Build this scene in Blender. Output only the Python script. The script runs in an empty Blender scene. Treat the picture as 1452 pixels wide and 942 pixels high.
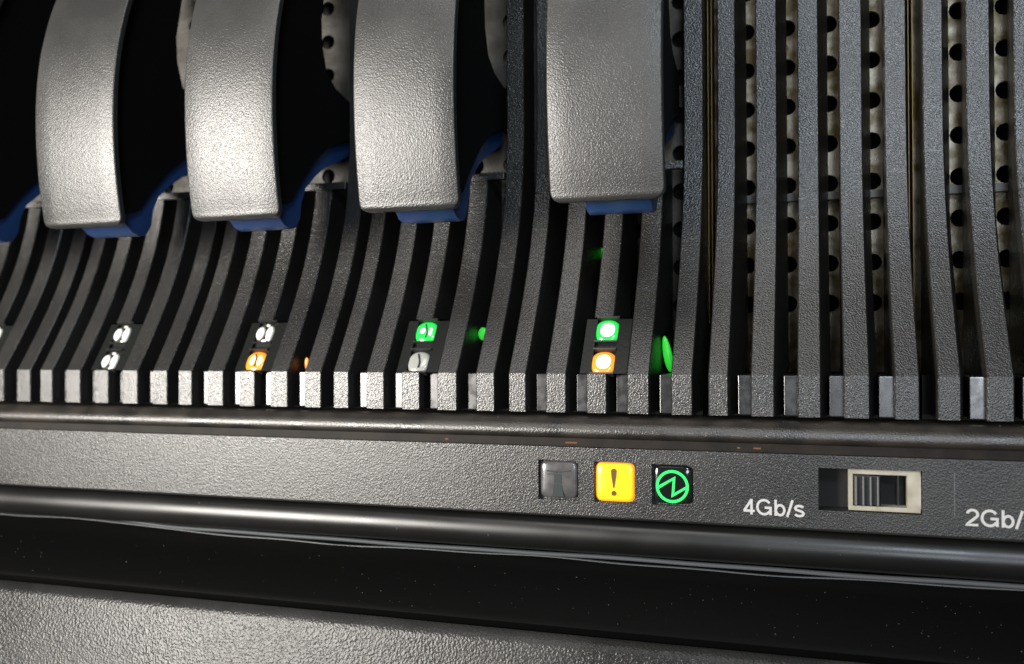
import bpy, bmesh, math, random
from mathutils import Vector, Matrix
random.seed(7)
MM = 0.001
scene = bpy.context.scene
COL = scene.collection

# ------------------------------------------------------------------ camera
cam_data = bpy.data.cameras.new('camera')
cam = bpy.data.objects.new('camera', cam_data); COL.objects.link(cam)
yaw, pitch, roll = math.radians(18.078), math.radians(0.492), math.radians(-0.251)
F = Vector((-math.sin(yaw)*math.cos(pitch), math.cos(yaw)*math.cos(pitch), math.sin(pitch)))
R0 = Vector((math.cos(yaw), math.sin(yaw), 0)); U0 = R0.cross(F)
R = math.cos(roll)*R0 + math.sin(roll)*U0; U = -math.sin(roll)*R0 + math.cos(roll)*U0
cam.matrix_world = Matrix(((R.x, U.x, -F.x, .149576), (R.y, U.y, -F.y, -.121855), (R.z, U.z, -F.z, .009769), (0, 0, 0, 1)))
cam_data.sensor_width = 36; cam_data.lens = 1325.1/1452*36
cam_data.clip_start = .005; cam_data.clip_end = 50
cam_data.dof.use_dof = True; cam_data.dof.focus_distance = .121; cam_data.dof.aperture_fstop = 26
scene.camera = cam

# ------------------------------------------------------------------ world, lamps, exposure
w = bpy.data.worlds.new('World'); scene.world = w; w.use_nodes = True
w.node_tree.nodes['Background'].inputs[0].default_value = (.75, .85, 1, 1)
w.node_tree.nodes['Background'].inputs[1].default_value = .012
def area(name, loc, target, size, power, col, tall=None):
    d = bpy.data.lights.new(name, 'AREA'); d.shape = 'DISK'; d.size = size; d.energy = power; d.color = col
    if tall: d.shape = 'ELLIPSE'; d.size_y = tall
    o = bpy.data.objects.new(name, d); COL.objects.link(o)
    o.location = Vector(loc)*MM
    o.rotation_euler = (Vector(target)*MM - o.location).to_track_quat('-Z', 'Y').to_euler()
    return o
area('room_lamp', (-62, -225, 37), (80, 0, 5), .09, 1.9, (1, .95, .88), .15)
area('ceiling_lamp', (215, -300, 200), (140, 0, 50), .07, .42, (.78, .89, 1))
area('right_fill_light', (212, -300, 25), (160, 0, 5), .09, .22, (.86, .93, 1))  # added fill, no real source: brightens the right rib ends and plates
area('sweep_fill_light', (60, -190, 330), (100, 0, 15), .16, .31, (1, .97, .93))  # added fill from above to lift the rib sweeps
vs = scene.view_settings; vs.view_transform = 'Standard'; vs.look = 'None'; vs.exposure = 0; vs.gamma = 1
scene.render.engine = 'CYCLES'

# ------------------------------------------------------------------ materials
def mat(name, base=(.03, .03, .03), rough=.45, metallic=0, grain=None, bump=0, spec=.5, emit=None, estr=0, coat=0,
        mottling=0, base2=None, rvar=0, lens=False, scratch=0):
    m = bpy.data.materials.new(name); m.use_nodes = True
    nt = m.node_tree; b = nt.nodes['Principled BSDF']; L = nt.links.new
    b.inputs['Base Color'].default_value = (*base, 1); b.inputs['Roughness'].default_value = rough
    b.inputs['Metallic'].default_value = metallic; b.inputs['Specular IOR Level'].default_value = spec
    b.inputs['Coat Weight'].default_value = coat; b.inputs['Coat Roughness'].default_value = .12
    if emit: b.inputs['Emission Color'].default_value = (*emit, 1); b.inputs['Emission Strength'].default_value = estr
    geo = nt.nodes.new('ShaderNodeNewGeometry')
    if grain:
        v = nt.nodes.new('ShaderNodeTexVoronoi'); v.feature = 'SMOOTH_F1'; v.inputs['Scale'].default_value = 1/(grain*MM)
        v.inputs['Smoothness'].default_value = .7
        n = nt.nodes.new('ShaderNodeTexNoise'); n.inputs['Scale'].default_value = .8/(grain*MM); n.inputs['Detail'].default_value = 3
        warp = nt.nodes.new('ShaderNodeVectorMath'); warp.operation = 'MULTIPLY_ADD'
        n0 = nt.nodes.new('ShaderNodeTexNoise'); n0.inputs['Scale'].default_value = .5/(grain*MM)
        L(geo.outputs['Position'], n0.inputs['Vector']); L(n0.outputs['Color'], warp.inputs[0])
        warp.inputs[1].default_value = (grain*MM*1.2,)*3; L(geo.outputs['Position'], warp.inputs[2])
        L(warp.outputs[0], v.inputs['Vector']); L(geo.outputs['Position'], n.inputs['Vector'])
        a = nt.nodes.new('ShaderNodeMath'); a.operation = 'ADD'
        L(v.outputs['Distance'], a.inputs[0]); L(n.outputs['Fac'], a.inputs[1])
        bp = nt.nodes.new('ShaderNodeBump'); bp.inputs['Strength'].default_value = 1; bp.inputs['Distance'].default_value = bump*MM
        L(a.outputs[0], bp.inputs['Height']); L(bp.outputs[0], b.inputs['Normal'])
    if mottling:
        n2 = nt.nodes.new('ShaderNodeTexNoise'); n2.inputs['Scale'].default_value = 1/(mottling*MM); n2.inputs['Detail'].default_value = 5
        L(geo.outputs['Position'], n2.inputs['Vector'])
        mr = nt.nodes.new('ShaderNodeMapRange'); mr.inputs[1].default_value = .38; mr.inputs[2].default_value = .62
        L(n2.outputs['Fac'], mr.inputs[0])
        if base2:
            mx = nt.nodes.new('ShaderNodeMix'); mx.data_type = 'RGBA'
            mx.inputs[6].default_value = (*base, 1); mx.inputs[7].default_value = (*base2, 1)
            L(mr.outputs[0], mx.inputs[0]); L(mx.outputs[2], b.inputs['Base Color'])
        if rvar:
            m2 = nt.nodes.new('ShaderNodeMapRange'); m2.inputs[3].default_value = rough-rvar; m2.inputs[4].default_value = rough+rvar
            L(mr.outputs[0], m2.inputs[0]); L(m2.outputs[0], b.inputs['Roughness'])
    return m
M = dict(
 rib=mat('rib_plastic', (.012, .0115, .011), .33, spec=.95, grain=.185, bump=.042, mottling=9, base2=(.014, .0135, .0125), rvar=.02),
 tab=mat('smooth_rib_side', (.02, .02, .022), .27, spec=1, mottling=1.3, base2=(.014, .014, .016), rvar=.06),
 handle=mat('grey_handle_plastic', (.027, .027, .0265), .35, spec=.55, grain=.19, bump=.031, mottling=14, base2=(.040, .039, .038), rvar=.03),
 black=mat('black_plastic', (.004, .004, .0045), .7, spec=.15),
 blue=mat('blue_plastic', (.018, .062, .21), .42, spec=.45),
 panel=mat('panel_plastic', (.013, .013, .013), .35, spec=.66, grain=.185, bump=.036, mottling=16, base2=(.022, .0215, .021), rvar=.02),
 rail=mat('rail_plastic', (.012, .011, .010), .36, spec=.9, grain=.18, bump=.026, mottling=5, base2=(.022, .018, .014), rvar=.06),
 gloss=mat('smooth_black_moulding', (.006, .006, .006), .35, spec=.55, mottling=12, rvar=.04),
 lip=mat('dull_black_lip', (.0012, .0012, .0012), .5, spec=.05, grain=.3, bump=.006),
 groove=mat('groove_shade_black', (.006, .005, .004), .6, spec=.2, mottling=3, base2=(.014, .010, .007)),  # dark tone stands for the shade in the groove
 strip=mat('clear_edge_strip', (.07, .075, .08), .35, spec=1),
 casing=mat('casing_plastic', (.014, .014, .014), .31, spec=.26, grain=.30, bump=.050, mottling=18, base2=(.03, .0295, .029), rvar=.04),
 plate=mat('shaded_zinc_plate', (.065, .062, .054), .5, spec=.3, grain=.5, bump=.02, mottling=4, base2=(.028, .024, .017), rvar=.08),  # zinc grey, darkened so the colour carries the shade behind the handles
 chromate=mat('chromate_plate', (.62, .56, .44), .5, metallic=.2, grain=.5, bump=.02, mottling=2.6, base2=(.20, .15, .06), rvar=.08),
 bar=mat('grey_crossbar', (.16, .155, .145), .5),
 brass=mat('brass_gasket', (.16, .11, .04), .45, metallic=.8),
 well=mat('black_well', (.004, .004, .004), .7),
 block=mat('smoky_light_block', (.008, .009, .008), .40, spec=.22, grain=.5, bump=.02),
 rim=mat('lens_rim', (.02, .02, .02), .3),
 clear=mat('white_lens_glint', (.80, .80, .74), .13, coat=1, grain=.8, bump=.03),  # white used for painted lamp reflections in the unlit lenses
 wire=mat('lens_wire', (.05, .045, .04), .4),
 green=mat('green_lens_lit', (.02, .35, .06), .15, coat=1, emit=(.005, .62, .05), estr=1),
 green_hot=mat('green_core_lit', (.8, 1, .8), .15, coat=1, emit=(.62, 1, .60), estr=2.6),
 amber=mat('amber_lens_lit', (.5, .2, .03), .15, coat=1, emit=(1, .27, .01), estr=.95),
 amber_hot=mat('amber_core_lit', (1, .8, .5), .15, coat=1, emit=(1, .72, .34), estr=3.4),
 smoky_lens=mat('smoky_lens', (.05, .052, .045), .14, coat=1),
 grey_lens=mat('unlit_lens', (.30, .31, .28), .16, coat=1, grain=.8, bump=.03),
 glow=mat('green_pipe_glow', (.1, .6, .1), .3, emit=(.005, .60, .01), estr=.75),  # emissive colour for LED light leaking out between the ribs
 glow_o=mat('amber_pipe_glow', (.6, .3, .1), .3, emit=(1, .28, .02), estr=.9),
 btn_dark=mat('smoky_button', (.06, .058, .06), .24, coat=.8, mottling=2, base2=(.085, .08, .08), rvar=.06),
 btn_black=mat('black_button', (.008, .010, .009), .12, coat=1),
 btn_yellow=mat('yellow_button_lit', (.75, .42, .02), .25, coat=.7, emit=(1, .50, 0), estr=.74, mottling=1.6, base2=(.75, .40, .02)),
 btn_edge=mat('orange_button_edge', (.6, .25, .02), .3, emit=(1, .30, 0), estr=.45),
 mark_dark=mat('dark_mark', (.10, .05, .01), .4),
 mark_faint=mat('faint_mark', (.025, .035, .035), .3),
 mark_green=mat('green_mark_lit', (.02, .3, .06), .3, emit=(.03, .88, .17), estr=1.0),
 ink=mat('white_ink', (.40, .40, .40), .6),
 cream=mat('cream_switch_plastic', (.34, .32, .26), .5, mottling=3, base2=(.24, .22, .17)),
 knob=mat('knob_plastic', (.010, .010, .010), .38, spec=.4),
 ridge=mat('knob_ridge', (.11, .11, .11), .4),
 dust=mat('dust_specks', (.16, .15, .14), .9),
 rust=mat('rust_marks', (.12, .045, .018), .8),
)

# ------------------------------------------------------------------ mesh helpers (all input in millimetres)
def finish(bm, smooth=False):
    bmesh.ops.recalc_face_normals(bm, faces=bm.faces)
    for v in bm.verts: v.co *= MM
    me = bpy.data.meshes.new('mesh')
    if smooth:
        for f in bm.faces: f.smooth = True
    bm.to_mesh(me); bm.free()
    if smooth:
        try: me.set_sharp_from_angle(angle=math.radians(40))
        except Exception: pass
    return me
def box(bm, x0, x1, y0, y1, z0, z1, bev=0):
    vs_ = [bm.verts.new((x, y, z)) for x in (x0, x1) for y in (y0, y1) for z in (z0, z1)]
    fs = []
    for q in ((0,1,3,2), (4,6,7,5), (0,4,5,1), (2,3,7,6), (0,2,6,4), (1,5,7,3)): fs.append(bm.faces.new([vs_[i] for i in q]))
    if bev:
        es = set(e for f in fs for e in f.edges)
        bmesh.ops.bevel(bm, geom=list(es), offset=bev, segments=2, affect='EDGES', profile=.6)
def rings(bm, rs, cap=True, closed=True):
    prev = None; allr = []
    for r in rs:
        cur = [bm.verts.new(p) for p in r]; allr.append(cur)
        if prev:
            n = len(cur)
            for i in range(n if closed else n-1):
                j = (i+1) % n
                bm.faces.new((prev[i], prev[j], cur[j], cur[i]))
        prev = cur
    if cap and closed:
        bm.faces.new(allr[0][::-1]); bm.faces.new(allr[-1])
def prism_x(bm, prof, x0, x1):                     # side profile [(y,z)] extruded along x
    rings(bm, [[(x, y, z) for y, z in prof] for x in (x0, x1)])
def obj(name, me, material, parent=None):
    o = bpy.data.objects.new(name, me)
    if not me.materials: me.materials.append(material)
    COL.objects.link(o)
    if parent: o.parent = parent
    return o
def build(name, material, parent, fn, smooth=False):
    bm = bmesh.new(); fn(bm); return obj(name, finish(bm, smooth), material, parent)
def tag(o, label=None, cat=None, group=None, kind=None):
    if label: o['label'] = label
    if cat: o['category'] = cat
    if group: o['group'] = group
    if kind: o['kind'] = kind
    return o
def thing(name, loc, label, cat, group=None):
    o = bpy.data.objects.new(name, None); COL.objects.link(o); o.location = Vector(loc)*MM; o.empty_display_size = .005
    return tag(o, label, cat, group)

# ------------------------------------------------------------------ the sweep of the ribs: depth as a function of height
NODES = [(5.2, 0), (11, 3.75), (17, 7.3), (23, 10.2), (29, 12.3), (35, 13.6), (42, 14.2), (55, 14.3), (90, 14.3)]
def depth(z):
    if z <= 5.2: return 0.0
    for i in range(len(NODES)-1):
        (za, ya), (zb, yb) = NODES[i], NODES[i+1]
        if z <= zb:
            def sl(k):
                if k == 0: return .66
                if k >= len(NODES)-1: return 0
                return (NODES[k+1][1]-NODES[k-1][1])/(NODES[k+1][0]-NODES[k-1][0])
            h = zb-za; t = (z-za)/h; m0, m1 = sl(i)*h, sl(i+1)*h
            return (2*t**3-3*t*t+1)*ya+(t**3-2*t*t+t)*m0+(-2*t**3+3*t*t)*yb+(t**3-t*t)*m1
    return NODES[-1][1]
BACK = 18.6
def rib_rings(xl, xr, z0, z1, fl, back=BACK):
    zs = [z0]
    if z0 < 5.2: zs += [5.2]
    z = max(z0, 5.2)
    while z < min(z1, 42)-1.4: z += 1.4; zs.append(z)
    if z1 > 42: zs += [42, 60]
    zs.append(z1)
    rs = []; b = .13
    for z in zs:
        y = depth(z); k = min(1, (back-y)/8.)
        rs.append([(xl, y+b, z), (xl+b, y, z), (xr-b, y, z), (xr, y+b, z), (xr+.22*fl, y+1.2, z), (xr+fl, min(back, y+7), z), (xr+fl, back, z), (xl, back, z)])
    return rs
RIGHT = [3.76, 9.42, 14.98, 20.63, 26.23]
WID = [2.5, 2.85, 2.75, 2.95, 2.75]
TOP = 88
_cache = {}
def cached(key, fn, smooth=False):
    if key not in _cache:
        bm = bmesh.new(); fn(bm); _cache[key] = finish(bm, smooth)
    return _cache[key]
def part(name, key, fn, material, parent, smooth=False):
    return obj(name, cached(key, fn, smooth), material, parent)

def plate_fn(ox, zlow):
    def fn(bm):
        P = 5.75; y0, y1 = 20.0, 20.7; r = 1.25; N = 12
        xs = [ox+P*i for i in range(-3, 5)]
        zs = [20.6+P*j for j in range(-1, 12)]
        def ring(cx, cz, y, rad): return [bm.verts.new((cx+rad*math.cos(a*math.tau/N), y, cz+rad*math.sin(a*math.tau/N))) for a in range(N)]
        for cx in xs:
            if cx-P/2 < 0 or cx+P/2 > 27.2: continue
            for cz in zs:
                inner = ring(cx, cz, y0, r); deep = ring(cx, cz, y1, r)
                out = []
                for a in range(N):
                    t = a*math.tau/N; c, s = math.cos(t), math.sin(t); m = max(abs(c), abs(s))
                    out.append(bm.verts.new((cx+c/m*P/2, y0, cz+s/m*P/2)))
                # N=12 misses corners: add them
                cor = {1: (1, 1), 4: (-1, 1), 7: (-1, -1), 10: (1, -1)}
                for a in range(N):
                    j = (a+1) % N
                    f = [inner[a], inner[j], out[j], out[a]]
                    if a in cor:
                        cv = bm.verts.new((cx+cor[a][0]*P/2, y0, cz+cor[a][1]*P/2)); f = [inner[a], inner[j], out[j], cv, out[a]]
                    bm.faces.new(f); bm.faces.new([inner[j], inner[a], deep[a], deep[j]])
        used = [cx for cx in xs if not (cx-P/2 < 0 or cx+P/2 > 27.2)]
        xa, xb = used[0]-P/2, used[-1]+P/2; za, zb = zs[0]-P/2, zs[-1]+P/2
        if xa > .3: box(bm, .3, xa, y0, y1, zlow, zb)
        if xb < 26.7: box(bm, xb, 26.7, y0, y1, zlow, zb)
        box(bm, xa, xb, y0, y1, zlow, za)
    return fn

def gusset_foot(bm, i):                                     # black floor between ribs
    pass

def add_ribs(root, tops, led):
    for i in range(5):
        xr = RIGHT[i]; xl = xr-WID[i]; fl = .35 if i == 4 else (.5 if led and i == 3 else 1.25)
        if led and i == 2:
            part('rib', 'rib3', lambda bm: rings(bm, rib_rings(xl, xr, 12.9, tops[i], .9)), M['rib'], root)
            part('rib_foot', 'rib3foot', lambda bm: rings(bm, rib_rings(xl, xr, 0, 5.2, .9, 15)), M['rib'], root)
        else:
            part('rib', ('rib', i, tops[i], fl), lambda bm: rings(bm, rib_rings(xl, xr, 0, tops[i], fl)), M['rib'], root)
        if i > 0:
            part('rib_tab', ('tab', i), lambda bm: box(bm, xl-1.7, xl-.01, 1.5, 8, .05, 5.1, .1), M['tab'], root)
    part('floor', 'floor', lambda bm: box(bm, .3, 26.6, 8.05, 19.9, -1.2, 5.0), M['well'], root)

HB = [(27.2, -6.6), (27.45, -7.1), (28.2, -7.5), (30, -7.9), (33, -8.4), (36, -8.8), (39, -9.05), (42, -9.2), (45, -9.2), (48, -9.05), (51, -8.7), (54, -8.2), (57, -7.4), (60, -6.5), (63, -5.3), (67, -3.4), (72, -.7), (78, 3), (84, 7)]
def bow(z):
    for (a, ya), (b, yb) in zip(HB, HB[1:]):
        if z <= b: return ya+(yb-ya)*(z-a)/(b-a)
    return HB[-1][1]
def cover_fn(bm):
    xl, xr, rad = 9.4, 24.0, 1.25; z0 = 27.25; rs = []
    zs = [z0, z0+.08, z0+.25, z0+.5, z0+.85, z0+rad, 29.5, 30.5] + [32+1.5*i for i in range(35)]
    for z in zs:
        q = z-z0; ins = rad-math.sqrt(max(0, rad*rad-(rad-q)**2)) if q < rad else 0
        a, b = xl+ins, xr-ins
        # smooth bow from catmull-like average
        y = (bow(z-1)+2*bow(z)+bow(z+1))/4 if z > 30 else bow(max(z, 28.2))+.0
        ed = .45*max(0, 1-q/.6)**2
        y += ed
        e = .27
        top = [(a, y+e*1.2), (a+e*.12, y+e*.5), (a+e*.45, y+e*.14), (a+e, y)]
        n = 5
        mid = [(a+e+(b-a-2*e)*k/n, y-.12*(1-(2*k/n-1)**2)) for k in range(1, n)]
        right = [(b-(p[0]-a), p[1]) for p in reversed(top)]
        r = [(p[0], p[1], z) for p in top+mid+right]+[(b, y+.9, z), (a, y+.9, z)]
        rs.append(r)
    rings(bm, rs)
BODY = [(-5.2, 29.0), (-7.0, 33), (-7.5, 40), (-7.6, 45), (-7.0, 51), (-6.0, 56), (-3.8, 62), (.9, 72), (8.5, 84), (16, 84), (9.0, 68), (7, 60), (7.2, 56), (8.6, 52), (11.5, 50), (17.8, 49), (17.8, 43.2),
        (12, 41.6), (9.5, 40.4), (4.9, 37.6), (1.5, 34.0), (-1.6, 30.2)]
LATCH = [(-5.3, 28.95), (-2.2, 26.7), (-.6, 26.3), (1.0, 26.7), (2.2, 28.3), (2.4, 31.0), (3.6, 33.2), (6.6, 35.6), (9.6, 37.2), (14, 39), (17.8, 40.4), (17.8, 43.1),
         (12, 41.5), (9.5, 40.3), (4.9, 37.5), (1.5, 33.9), (-1.6, 30.1)]
def prism_fn(prof, x0, x1, bev=.25):
    def fn(bm):
        prism_x(bm, prof, x0, x1)
        if bev:
            es = [e for e in bm.edges if abs(e.verts[0].co.x-e.verts[1].co.x) < 1e-6]
            bmesh.ops.bevel(bm, geom=es, offset=bev, segments=2, affect='EDGES', profile=.6)
    return fn

def led_frame(z, lift):
    dz = .05; t = Vector((0, depth(z+dz)-depth(z-dz), 2*dz)).normalized(); n = Vector((0, -t.z, t.y))
    return Vector((0, depth(z), z))+n*lift, t, n
def pillow(bm, cx, z, hw, hh, h, lift, p=3.0, dx=0, dt=0):
    c, t, n = led_frame(z, lift); N = 24; rs = []
    for s, k in ((1, 0), (.97, .35), (.86, .68), (.68, .88), (.42, .97), (.12, 1)):
        r = []
        for a in range(N):
            th = a*math.tau/N; cs, sn = math.cos(th), math.sin(th)
            u = hw*s*math.copysign(abs(cs)**(2/p), cs); v = hh*s*math.copysign(abs(sn)**(2/p), sn)
            q = c+Vector((cx+dx+u, 0, 0))+t*(v+dt)+n*(h*k)
            r.append(tuple(q))
        rs.append(r)
    rings(bm, rs)
def slope_box(bm, x0, x1, v0, v1, n0, n1, z):
    c, t, n = led_frame(z, 0)
    rs = []
    for x in (x0, x1): rs.append([tuple(c+Vector((x, 0, 0))+t*v+n*k) for v, k in ((v0, n0), (v1, n0), (v1, n1), (v0, n1))])
    rings(bm, rs)

def add_leds(root, states):
    # smoky clear block that fills the span between the second and the fourth rib
    def block(bm):
        rs = []
        for z in (5.25, 6.5, 8, 9.5, 11, 12.6):
            y = depth(z); rs.append([(11.2, y+.35, z), (12.7, y+.35, z), (12.75, y+.9, z), (15.7, y+.9, z), (15.75, y+.35, z), (17.55, y+.35, z), (17.55, y+5, z), (11.2, y+5, z)])
        rings(bm, rs)
    bl = part('light_block', 'block', block, M['block'], root)
    for z, st in ((11.25, states[0]), (6.95, states[1])):
        part('lens_frame', ('rim', z), lambda bm: (slope_box(bm, 12.65, 15.8, 1.75, 1.98, -.9, .12, z), slope_box(bm, 12.6, 15.8, -1.98, -1.75, -.9, -.1, z)), M['rim'], bl)
        outer = {'green': 'green', 'amber': 'amber', 'green_hot': 'green', 'amber_hot': 'amber', 'clear': 'smoky_lens', 'grey': 'grey_lens'}[st]
        ln = build('lens', M[outer], bl, lambda bm: pillow(bm, 14.2, z, 1.8, 1.8, .55, -.75, 2.3), True)
        ln.parent = bl
        if st in ('green_hot', 'amber_hot'):
            build('lens_core', M[st], bl, lambda bm: pillow(bm, 14.25, z, 1.25, 1.35, .5, -.62, 2.3), True)
        if st in ('green',):
            build('lens_core', M['green_hot'], bl, lambda bm: (pillow(bm, 13.75, z, .55, .7, .42, -.58, 2, 0, .05), pillow(bm, 14.95, z, .33, .95, .42, -.58, 2)), True)
        if st in ('amber',):
            build('lens_core', M['amber_hot'], bl, lambda bm: (pillow(bm, 13.75, z, .58, 1.1, .42, -.58, 2, 0, 0), pillow(bm, 14.9, z, .48, 1.1, .42, -.58, 2)), True)
        if st == 'clear':
            build('lens_glint', M['clear'], bl, lambda bm: (pillow(bm, 13.45, z, .82, 1.2, .55, -.5, 2, 0, -.15), pillow(bm, 15.05, z, .72, 1.35, .55, -.5, 2, 0, -.15), pillow(bm, 14.3, z, .5, .3, .42, -.58, 2, 0, 1.25)), True)  # white lobes stand for lamp glints on the lens
        if st == 'grey':
            build('lens_glint', M['clear'], bl, lambda bm: (pillow(bm, 13.65, z, .7, 1.1, .36, -.58, 2), pillow(bm, 14.8, z, .5, 1.1, .36, -.58, 2)), True)
        if st != 'green_hot' and st != 'amber_hot':
            def wire(bm):
                c, t, n = led_frame(z, -.08); rs = []
                for k in range(9):
                    v = -1.15+2.3*k/8; x = 14.42+.16*math.sin(k*.55)-.03*k
                    rs.append([tuple(c+Vector((x+.11*math.cos(a), 0, 0))+t*v+n*(.11*math.sin(a)-.12*(v*v)*.35)) for a in (0, 1.57, 3.14, 4.71)])
                rings(bm, rs)
            build('lens_wire', M['wire'], bl, wire)

def ellipsoid(cx, cy, cz, rx, ry, rz):
    def fn(bm):
        bmesh.ops.create_icosphere(bm, subdivisions=3, radius=1)
        for v in bm.verts: v.co = Vector((cx+v.co.x*rx, cy+v.co.y*ry, cz+v.co.z*rz))
    return fn

def add_common(root, ox, bar_z, bar_y, bar_x):
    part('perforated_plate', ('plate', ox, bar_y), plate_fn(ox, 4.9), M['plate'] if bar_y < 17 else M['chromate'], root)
    part('crossbar', ('bar', bar_z), lambda bm: box(bm, bar_x[0], bar_x[1], bar_y, bar_y+1.2, bar_z, bar_z+1.15, .12), M['bar'] if bar_y > 17 else M['rib'], root)

GROUP = 'disk drive carriers standing side by side'
drives = [
 (0, 'drive carrier cut off by the left photo edge, white lens and blue latch showing', ('clear', 'clear')),
 (1, 'drive carrier with the leftmost grey handle and two unlit white lenses', ('clear', 'clear')),
 (2, 'drive carrier with a white upper lens above a lit amber lens ringed in orange', ('clear', 'amber')),
 (3, 'drive carrier under the brightest grey handle with green lens above an unlit grey lens', ('green', 'grey')),
 (4, 'drive carrier with the rightmost grey handle, green lens and glowing amber lens both lit', ('green_hot', 'amber_hot')),
]
for k, label, st in drives:
    root = thing('disk_drive_carrier', (27*k, 0, 0), label, 'disk drive', GROUP)
    add_ribs(root, [TOP, 35.2, 35.2, 35.2, TOP], True)
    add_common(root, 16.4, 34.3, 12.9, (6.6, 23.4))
    add_leds(root, st)
    part('handle_cover', 'cover', cover_fn, M['handle'], root, True)
    part('lever_arm', 'body', prism_fn(BODY, 10.6, 22.4), M['black'], root)
    part('release_latch', 'latch', prism_fn(LATCH, 12.9, 21.6, .2), M['blue'], root, True)
    if k == 4:  # glowing blobs stand for leaked LED light
        build('light_pipe_glow', M['glow'], root, ellipsoid(10.55, 17.5, 22.9, .8, .5, .85), True)
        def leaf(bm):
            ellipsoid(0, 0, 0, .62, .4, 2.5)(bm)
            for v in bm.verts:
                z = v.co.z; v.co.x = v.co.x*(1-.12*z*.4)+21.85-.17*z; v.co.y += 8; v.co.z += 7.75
        build('light_pipe_glow', M['glow'], root, leaf, True)
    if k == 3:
        build('light_pipe_glow', M['glow'], root, ellipsoid(21.7, 8, 10.7, .75, .4, .95), True)
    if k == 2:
        build('light_pipe_glow', M['glow_o'], root, ellipsoid(21.9, 3.4, 6.3, .34, .3, .95), True)

FG = 'blank ribbed filler panels right of the drives'
for k, label in ((5, 'blank ribbed filler panel beside the rightmost handled drive, five full ribs'),
                 (6, 'blank ribbed filler panel cut off by the right photo edge')):
    root = thing('filler_panel', (27*k, 0, 0), label, 'blank panel', FG)
    add_ribs(root, [TOP]*5, False)
    add_common(root, 16.4 if k == 5 else 12.2, 29.6, 18.8, (2, 25))
    for x in (-.35, .15):
        part('gasket_strip', ('gask', x), lambda bm: box(bm, x, x+.10, 16.4, 18.5, 12, TOP), M['brass'], root)

# ------------------------------------------------------------------ enclosure front
X0, X1 = -45, 250
enc = thing('drive_enclosure', (100, 0, 0), 'long dark ribbed enclosure front panel with three square indicators and slide switch', 'storage enclosure')
EX = -100                                                 # children are in the thing's space
def ext(name, prof, m, smooth=True, seg=1, parent=enc):
    def fn(bm):
        xs = [X0+EX+(X1-X0)*i/seg for i in range(seg+1)]
        rings(bm, [[(x, y, z) for y, z in prof] for x in xs])
    return build(name, M[m], parent, fn, smooth)
rail = [(9, -.55), (.5, -.55), (.1, -.62), (-.25, -.85), (-.45, -1.05), (-.75, -1.25), (-1.1, -1.6), (-1.35, -2.05), (-1.42, -2.5), (-1.3, -2.95), (-1.0, -3.3), (-.6, -3.42), (2.5, -3.45), (2.5, -5.4), (9, -5.4)]
ext('rounded_rail', rail, 'rail')
def arc(cy, cz, r, a0, a1, n): return [(cy-r*math.cos(math.radians(a0+(a1-a0)*i/n)), cz+r*math.sin(math.radians(a0+(a1-a0)*i/n))) for i in range(n+1)]
ext('groove_shade_strip', [(-.85, -3.3), (-.85, -4.47), (-.7, -4.6), (2, -4.6), (2, -3.3)], 'groove', False)  # dark strip filling the groove in place of its shade
ext('smooth_moulding', arc(.5, -16.3, 2.45, 88, -88, 28)+[(9, -18.7), (9, -13.85)], 'gloss')
ext('lower_lip', [(9, -19.2), (.6, -19.2), (.3, -19.6), (-1.5, -21.2), (-7.6, -25.6), (-8.0, -26.3), (-7.8, -27.2), (9, -30)], 'lip')
def strip(zc, amp, ph, y, hw):
    def fn(bm):
        rs = []
        for i in range(160):
            x = X0+EX+(X1-X0)*i/159.; wx = x-EX
            lift = 1.15/(1+math.exp((wx-48)/3.5))
            z = zc+lift+amp*math.sin(wx*.11+ph)+amp*.5*math.sin(wx*.31+2*ph)
            yy = y-.25*lift
            rs.append([(x, yy, z-hw), (x, yy-.10, z-hw*.4), (x, yy-.10, z+hw*.5), (x, yy+.05, z+hw), (x, yy+.5, z+hw), (x, yy+.5, z-hw)])
        rings(bm, rs)
    return fn
build('edge_strip', M['strip'], enc, strip(-19.15, .07, .4, -.25, .23), True)
build('edge_strip', M['strip'], enc, strip(-19.75, .16, 1.9, -.05, .10), True)
ext('interior_wall', [(25, -12), (25, 92), (27, 92), (27, -12)], 'well', False)
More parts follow.
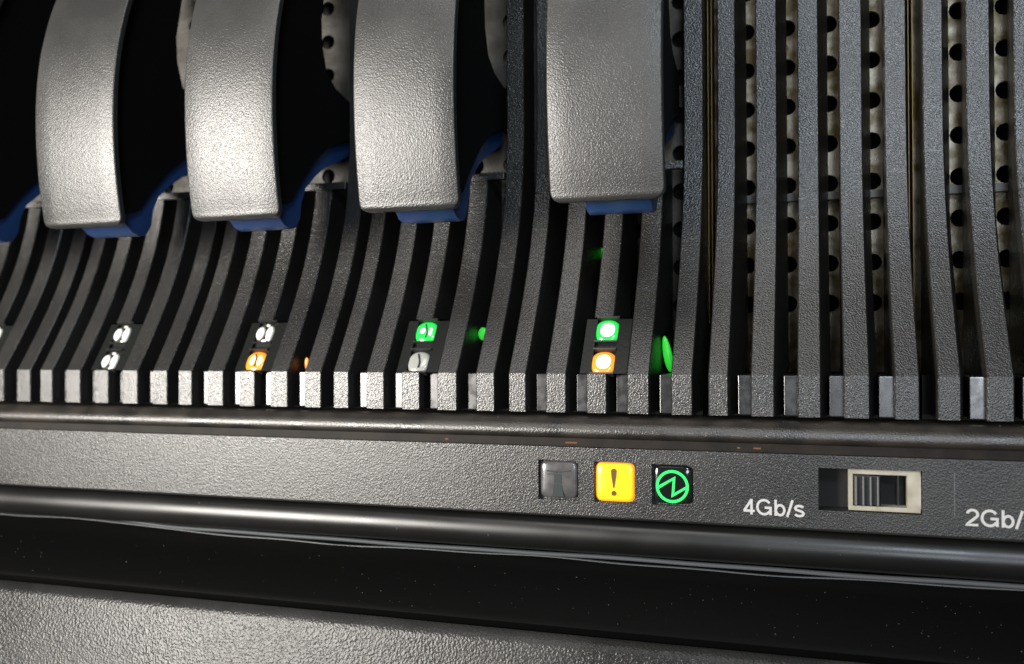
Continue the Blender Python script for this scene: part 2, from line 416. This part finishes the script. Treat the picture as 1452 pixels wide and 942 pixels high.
# panel with pockets
BT = [(114.05, 119.55), (121.68, 127.06), (129.24, 134.53)]; BZ = (-11.45, -6.2)
SWX = (149.6, 161.25, 164.7); SWZ = (-11.1, -5.95)
def panel_fn(bm):
    xs = sorted(set([X0, X1]+[v for b in BT for v in b]+list(SWX)+[X0+(X1-X0)*i/12. for i in range(1, 12)]))
    zs = [-13.35, SWZ[0], BZ[1]*0+SWZ[1], -4.5]
    def isgap(a, b, c, d):
        mx, mz = (a+b)/2, (c+d)/2
        if any(p[0] < mx < p[1] for p in BT) and SWZ[0]-1 < mz < SWZ[1]+.5 and c >= -12 and d <= -5: return .75
        if SWX[0] < mx < SWX[1] and SWZ[0] < mz < SWZ[1]: return 3.2
        if SWX[1] < mx < SWX[2] and SWZ[0] < mz < SWZ[1]: return .22
        return 0
    zs = [-13.35, -11.45, -11.1, -6.2, -5.95, -4.5]
    def dep(a, b, c, d):
        mx, mz = (a+b)/2, (c+d)/2
        if any(p[0] < mx < p[1] for p in BT) and BZ[0] < mz < BZ[1]: return .75
        if SWX[0] < mx < SWX[1] and SWZ[0] < mz < SWZ[1]: return 3.2
        if SWX[1] < mx < SWX[2] and SWZ[0] < mz < SWZ[1]: return .22
        return 0
    D = [[dep(xs[i], xs[i+1], zs[j], zs[j+1]) for j in range(5)] for i in range(len(xs)-1)]
    def q(*p): bm.faces.new([bm.verts.new((a+EX, b, c)) for a, b, c in p])
    for i in range(len(xs)-1):
        for j in range(5):
            a, b, c, d = xs[i], xs[i+1], zs[j], zs[j+1]; y = -2+D[i][j]
            q((a, y, c), (b, y, c), (b, y, d), (a, y, d))
            if i+1 < len(D) and D[i+1][j] != D[i][j]: y2 = -2+D[i+1][j]; q((b, y, c), (b, y2, c), (b, y2, d), (b, y, d))
            if j+1 < 5 and D[i][j+1] != D[i][j]: y2 = -2+D[i][j+1]; q((a, y, d), (b, y, d), (b, y2, d), (a, y2, d))
    rings(bm, [[(x+EX, y, z) for y, z in [(-2, -4.5), (-1.99, -4.44), (-1.9, -4.41), (-1.3, -5.0), (2.45, -5.2)]] for x in (X0, X1)], closed=False)
    rings(bm, [[(x+EX, y, z) for y, z in [(-2, -13.35), (-1.9, -13.55), (-1.6, -13.7), (6, -13.7)]] for x in (X0, X1)], closed=False)
pb = bmesh.new(); panel_fn(pb); bmesh.ops.remove_doubles(pb, verts=pb.verts, dist=1e-4)
panel = obj('front_panel', finish(pb), M['panel'], enc)
# square indicator buttons
def button(bm, x0, x1, z0, z1, y, h, p=7.0, rings_=((1, 0), (.985, .4), (.95, .62), (.86, .78), (.7, .89), (.5, .96), (.25, .995), (.05, 1))):
    cx, cz, hx, hz = (x0+x1)/2+EX, (z0+z1)/2, (x1-x0)/2, (z1-z0)/2; N = 40; rs = []
    for s, k in rings_:
        r = []
        for a in range(N):
            t = a*math.tau/N; c, s_ = math.cos(t), math.sin(t)
            r.append((cx+hx*s*math.copysign(abs(c)**(2/p), c), y-h*k, cz+hz*s*math.copysign(abs(s_)**(2/p), s_)))
        rs.append(r)
    rings(bm, rs)
g = .16
def btn(i, m, h=.62): return build('indicator_light', M[m], enc, lambda bm: button(bm, BT[i][0]+g, BT[i][1]-g, BZ[0]+g, BZ[1]-g, -1.27, h), True)
b1 = btn(0, 'btn_dark'); b1['label'] = 'unlit smoky grey indicator with faint beacon tower mark'
b2 = btn(1, 'btn_yellow'); b2['label'] = 'lit yellow indicator with dark exclamation mark'
b3 = btn(2, 'btn_black'); b3['label'] = 'black indicator with lit green circle and zigzag'
def flat(bm, pts, y, t=.05):
    rings(bm, [[(x+EX, yy, z) for x, z in pts] for yy in (y, y+t)])
YS = -1.945
build('exclamation_mark', M['mark_dark'], b2, lambda bm: (
    flat(bm, [(123.9, -7.35), (124.02, -7.12), (124.28, -7.02), (124.54, -7.12), (124.66, -7.35), (124.6, -8.1), (124.36, -9.55), (124.2, -9.55), (123.96, -8.1)], YS),
    flat(bm, [(124.28+.33*math.cos(a*math.tau/16), -10.25+.33*math.sin(a*math.tau/16)) for a in range(16)], YS)))
build('lamp_edge', M['btn_edge'], b2, lambda bm: button(bm, BT[1][0]+.06, BT[1][1]-.06, BZ[0]+.06, BZ[1]-.06, -1.26, .18, rings_=((1, 0), (.99, 1), (.9, 1.05))), True)
def emblem(bm):
    cx, cz, ro, ri, N = 131.86, -9.03, 2.1, 1.74, 40
    a = [bm.verts.new((cx+EX+ro*math.cos(k*math.tau/N), YS, cz+ro*math.sin(k*math.tau/N))) for k in range(N)]
    b = [bm.verts.new((cx+EX+ri*math.cos(k*math.tau/N), YS, cz+ri*math.sin(k*math.tau/N))) for k in range(N)]
    c = [bm.verts.new((v.co.x, YS+.05, v.co.z)) for v in a]
    for k in range(N):
        j = (k+1) % N; bm.faces.new((a[k], a[j], b[j], b[k])); bm.faces.new((a[j], a[k], c[k], c[j]))
    pts = [(-1.75, -.25), (.12, .95), (-.02, -.62), (1.80, .12)]; pts2 = [(-1.75, .10), (.42, 1.42), (.28, -.2), (1.80, .48)]
    pts = [(-1.80, -.42), (.06, .78), (-.12, -1.42), (1.84, -.22)]
    pts2 = [(-1.86, .0), (.42, 1.32), (.26, -.82), (1.86, .16)]
    for k in range(3):
        q = [pts[k], pts[k+1], pts2[k+1], pts2[k]]
        bm.faces.new([bm.verts.new((cx+EX+u, YS-.002*(k+1), cz+v)) for u, v in q])
build('power_emblem', M['mark_green'], b3, emblem)
build('tower_mark', M['mark_faint'], b1, lambda bm: (
    flat(bm, [(116.25, -8.1), (117.2, -8.1), (117.25, -9.3), (116.2, -9.3)], YS+.01), flat(bm, [(116.2, -9.4), (117.25, -9.4), (117.55, -11.0), (115.95, -11.0)], YS+.012),
    flat(bm, [(115.2, -7.55), (116.6, -7.7), (116.6, -7.85), (115.2, -7.75)], YS+.01), flat(bm, [(116.9, -7.7), (118.4, -7.5), (118.4, -7.65), (116.9, -7.85)], YS+.01),
    flat(bm, [(115.3, -8.05), (116.1, -8.0), (116.1, -8.1), (115.3, -8.15)], YS+.01)))
# slide switch
sw = build('slide_switch', M['cream'], enc, lambda bm: (
    box(bm, 153.05+EX, 161.15+EX, -1.5, .8, -6.62, -5.97, .12), box(bm, 153.05+EX, 161.15+EX, -1.5, .8, -11.0, -10.42, .12),
    box(bm, 153.05+EX, 153.55+EX, -1.497, .8, -10.5, -6.55), box(bm, 159.65+EX, 161.15+EX, -1.497, .8, -10.5, -6.55)))
build('recess_shade_sheet', M['well'], enc, lambda bm: box(bm, 149.62+EX, 153.03+EX, 1.0, 1.15, -11.08, -5.97))  # black sheet added so the recess looks shaded
build('switch_well', M['well'], sw, lambda bm: box(bm, 153.5+EX, 159.7+EX, .5, .9, -10.45, -6.6))
def knob_fn(bm):
    box(bm, 153.65+EX, 156.7+EX, -1.55, .4, -10.38, -6.72, .12)
    box(bm, 158.6+EX, 158.8+EX, -.6, .4, -10.3, -6.75)
build('switch_knob', M['knob'], sw, knob_fn)
for k in range(4): build('knob_ridge', M['ridge'], sw, lambda bm: box(bm, 153.82+.82*k+EX, 154.02+.82*k+EX, -1.95, -1.5, -10.28, -6.84, .04))
build('recess_edge', M['strip'], enc, lambda bm: box(bm, 164.66+EX, 164.74+EX, -2.02, -1.8, -11.1, -5.95))
def A(cx, cz, rx, rz, a0, a1, n=12): return [(cx+rx*math.cos(math.radians(a0+(a1-a0)*i/n)), cz+rz*math.sin(math.radians(a0+(a1-a0)*i/n))) for i in range(n+1)]
GLYPH = {                                                  # strokes in cap-height units, advance
 '4': ([[(.41, 0), (.41, .98)], [(.41, .93), (.06, .25)], [(.02, .235), (.56, .235)]], .62),
 '2': ([A(.29, .68, .22, .26, 170, 0, 10)+[(.49, .58), (.10, .14), (.06, .065), (.53, .065)]], .62),
 'G': ([A(.39, .5, .32, .44, 35, 325, 22), [(.42, .47), (.70, .47), (.70, .02)], [(.70, .30), (.66, .19)]], .84),
 'b': ([[(.10, 0), (.10, 1.0)], A(.31, .36, .20, .31, -180, 180, 20)], .62),
 '/': ([[(.02, -.04), (.28, 1.02)]], .32),
 's': ([A(.27, .535, .185, .145, 20, 200, 8)+A(.26, .40, .20, .10, 190, 230, 3)[1:1]+[(.12, .44), (.40, .32)]+A(.27, .20, .195, .145, 35, -165, 9)], .56)}
def text(s, x, z, cap, parent):
    wd = .15*cap; WX = 1.27
    for ch in s:
        strokes, adv = GLYPH[ch]
        def fn(bm):
            for k, st in enumerate(strokes):
                pts = [Vector((x+EX+a*cap*WX, z+b*cap)) for a, b in st]; Lr = []
                for i, p in enumerate(pts):
                    d0 = (p-pts[i-1]).normalized() if i else None; d1 = (pts[i+1]-p).normalized() if i+1 < len(pts) else None
                    d = ((d0 or d1)+(d1 or d0)); d = d.normalized() if d.length > .01 else (d1 or d0)
                    n = Vector((-d.y, d.x)); c = max(.6, n.dot(Vector((-(d1 or d0).y, (d1 or d0).x))))
                    n = n*(wd/2/c); Lr.append((p+n, p-n))
                y = -2.03-.002*k
                rings(bm, [[(a.x, y, a.y), (b.x, y, b.y), (b.x, -1.99, b.y), (a.x, -1.99, a.y)] for a, b in Lr])
        build('letter', M['ink'], parent, fn)
        x += adv*cap*WX
text('4Gb/s', 140.65, -12.05, 1.98, enc); text('2Gb/s', 165.85, -12.05, 1.98, enc)
# rust marks in the groove, and dust
def marks(bm, x, wd):
    box(bm, x+EX, x+wd+EX, -.88, -.8, -4.05, -3.85)
for x, wd in ((139.9, .35), (141.9, .9), (117.5, 1.6), (100.2, .5)): build('rust_mark', M['rust'], enc, lambda bm: marks(bm, x, wd))

# ------------------------------------------------------------------ unit below
low = thing('lower_unit_casing', (100, -6, -30), 'coarse grained grey casing of the unit below, along the bottom edge', 'equipment casing')
def low_fn(bm):
    prof = [(9, -28.4), (-7, -28.2), (-8.3, -27.2)]+arc(-8.4, -29.0, 2.0, 84, 14, 10)+[(-14.4, -45), (-22, -75), (9, -75)]
    rings(bm, [[(x+EX, y+6, z+30) for y, z in prof] for x in (X0, X1)])
build('casing_front', M['casing'], low, low_fn, True)

def dust_fn(bm):
    for i in range(800):
        kind = random.random()
        x = random.uniform(20, 215); s = random.choice((.03, .03, .04, .05, .08))*random.uniform(.5, 1)
        if kind < .55:
            t = random.random(); y = -1.5-6.1*t; z = -21.2-4.4*t
            if t < .0: continue
            y -= .02
        elif kind < .72:
            a = random.uniform(-.2, .9); y = .5-2.47*math.cos(a); z = -16.3+2.47*math.sin(a)
        elif kind < .93: y = random.uniform(-.35, .3); z = -.62 if y > 0 else -.85
        else: y, z = -2.03, random.uniform(-13, -5)
        L = s*random.choice((1, 1, 1, 3)); a = random.uniform(0, 3)
        ux, uz = math.cos(a)*L, math.sin(a)*L
        vs_ = [bm.verts.new(c) for c in ((x-ux, y-.01, z-uz), (x+s*.6, y-.02, z+s*.6), (x+ux, y-.01, z+uz), (x-s*.3, y+.03, z-s*.5))]
        for f in ((0, 1, 2), (0, 2, 3), (0, 3, 1), (1, 3, 2)): bm.faces.new([vs_[k] for k in f])
d = build('dust', M['dust'], None, dust_fn); tag(d, 'fine pale dust specks settled on the black lip and rail', kind='stuff');
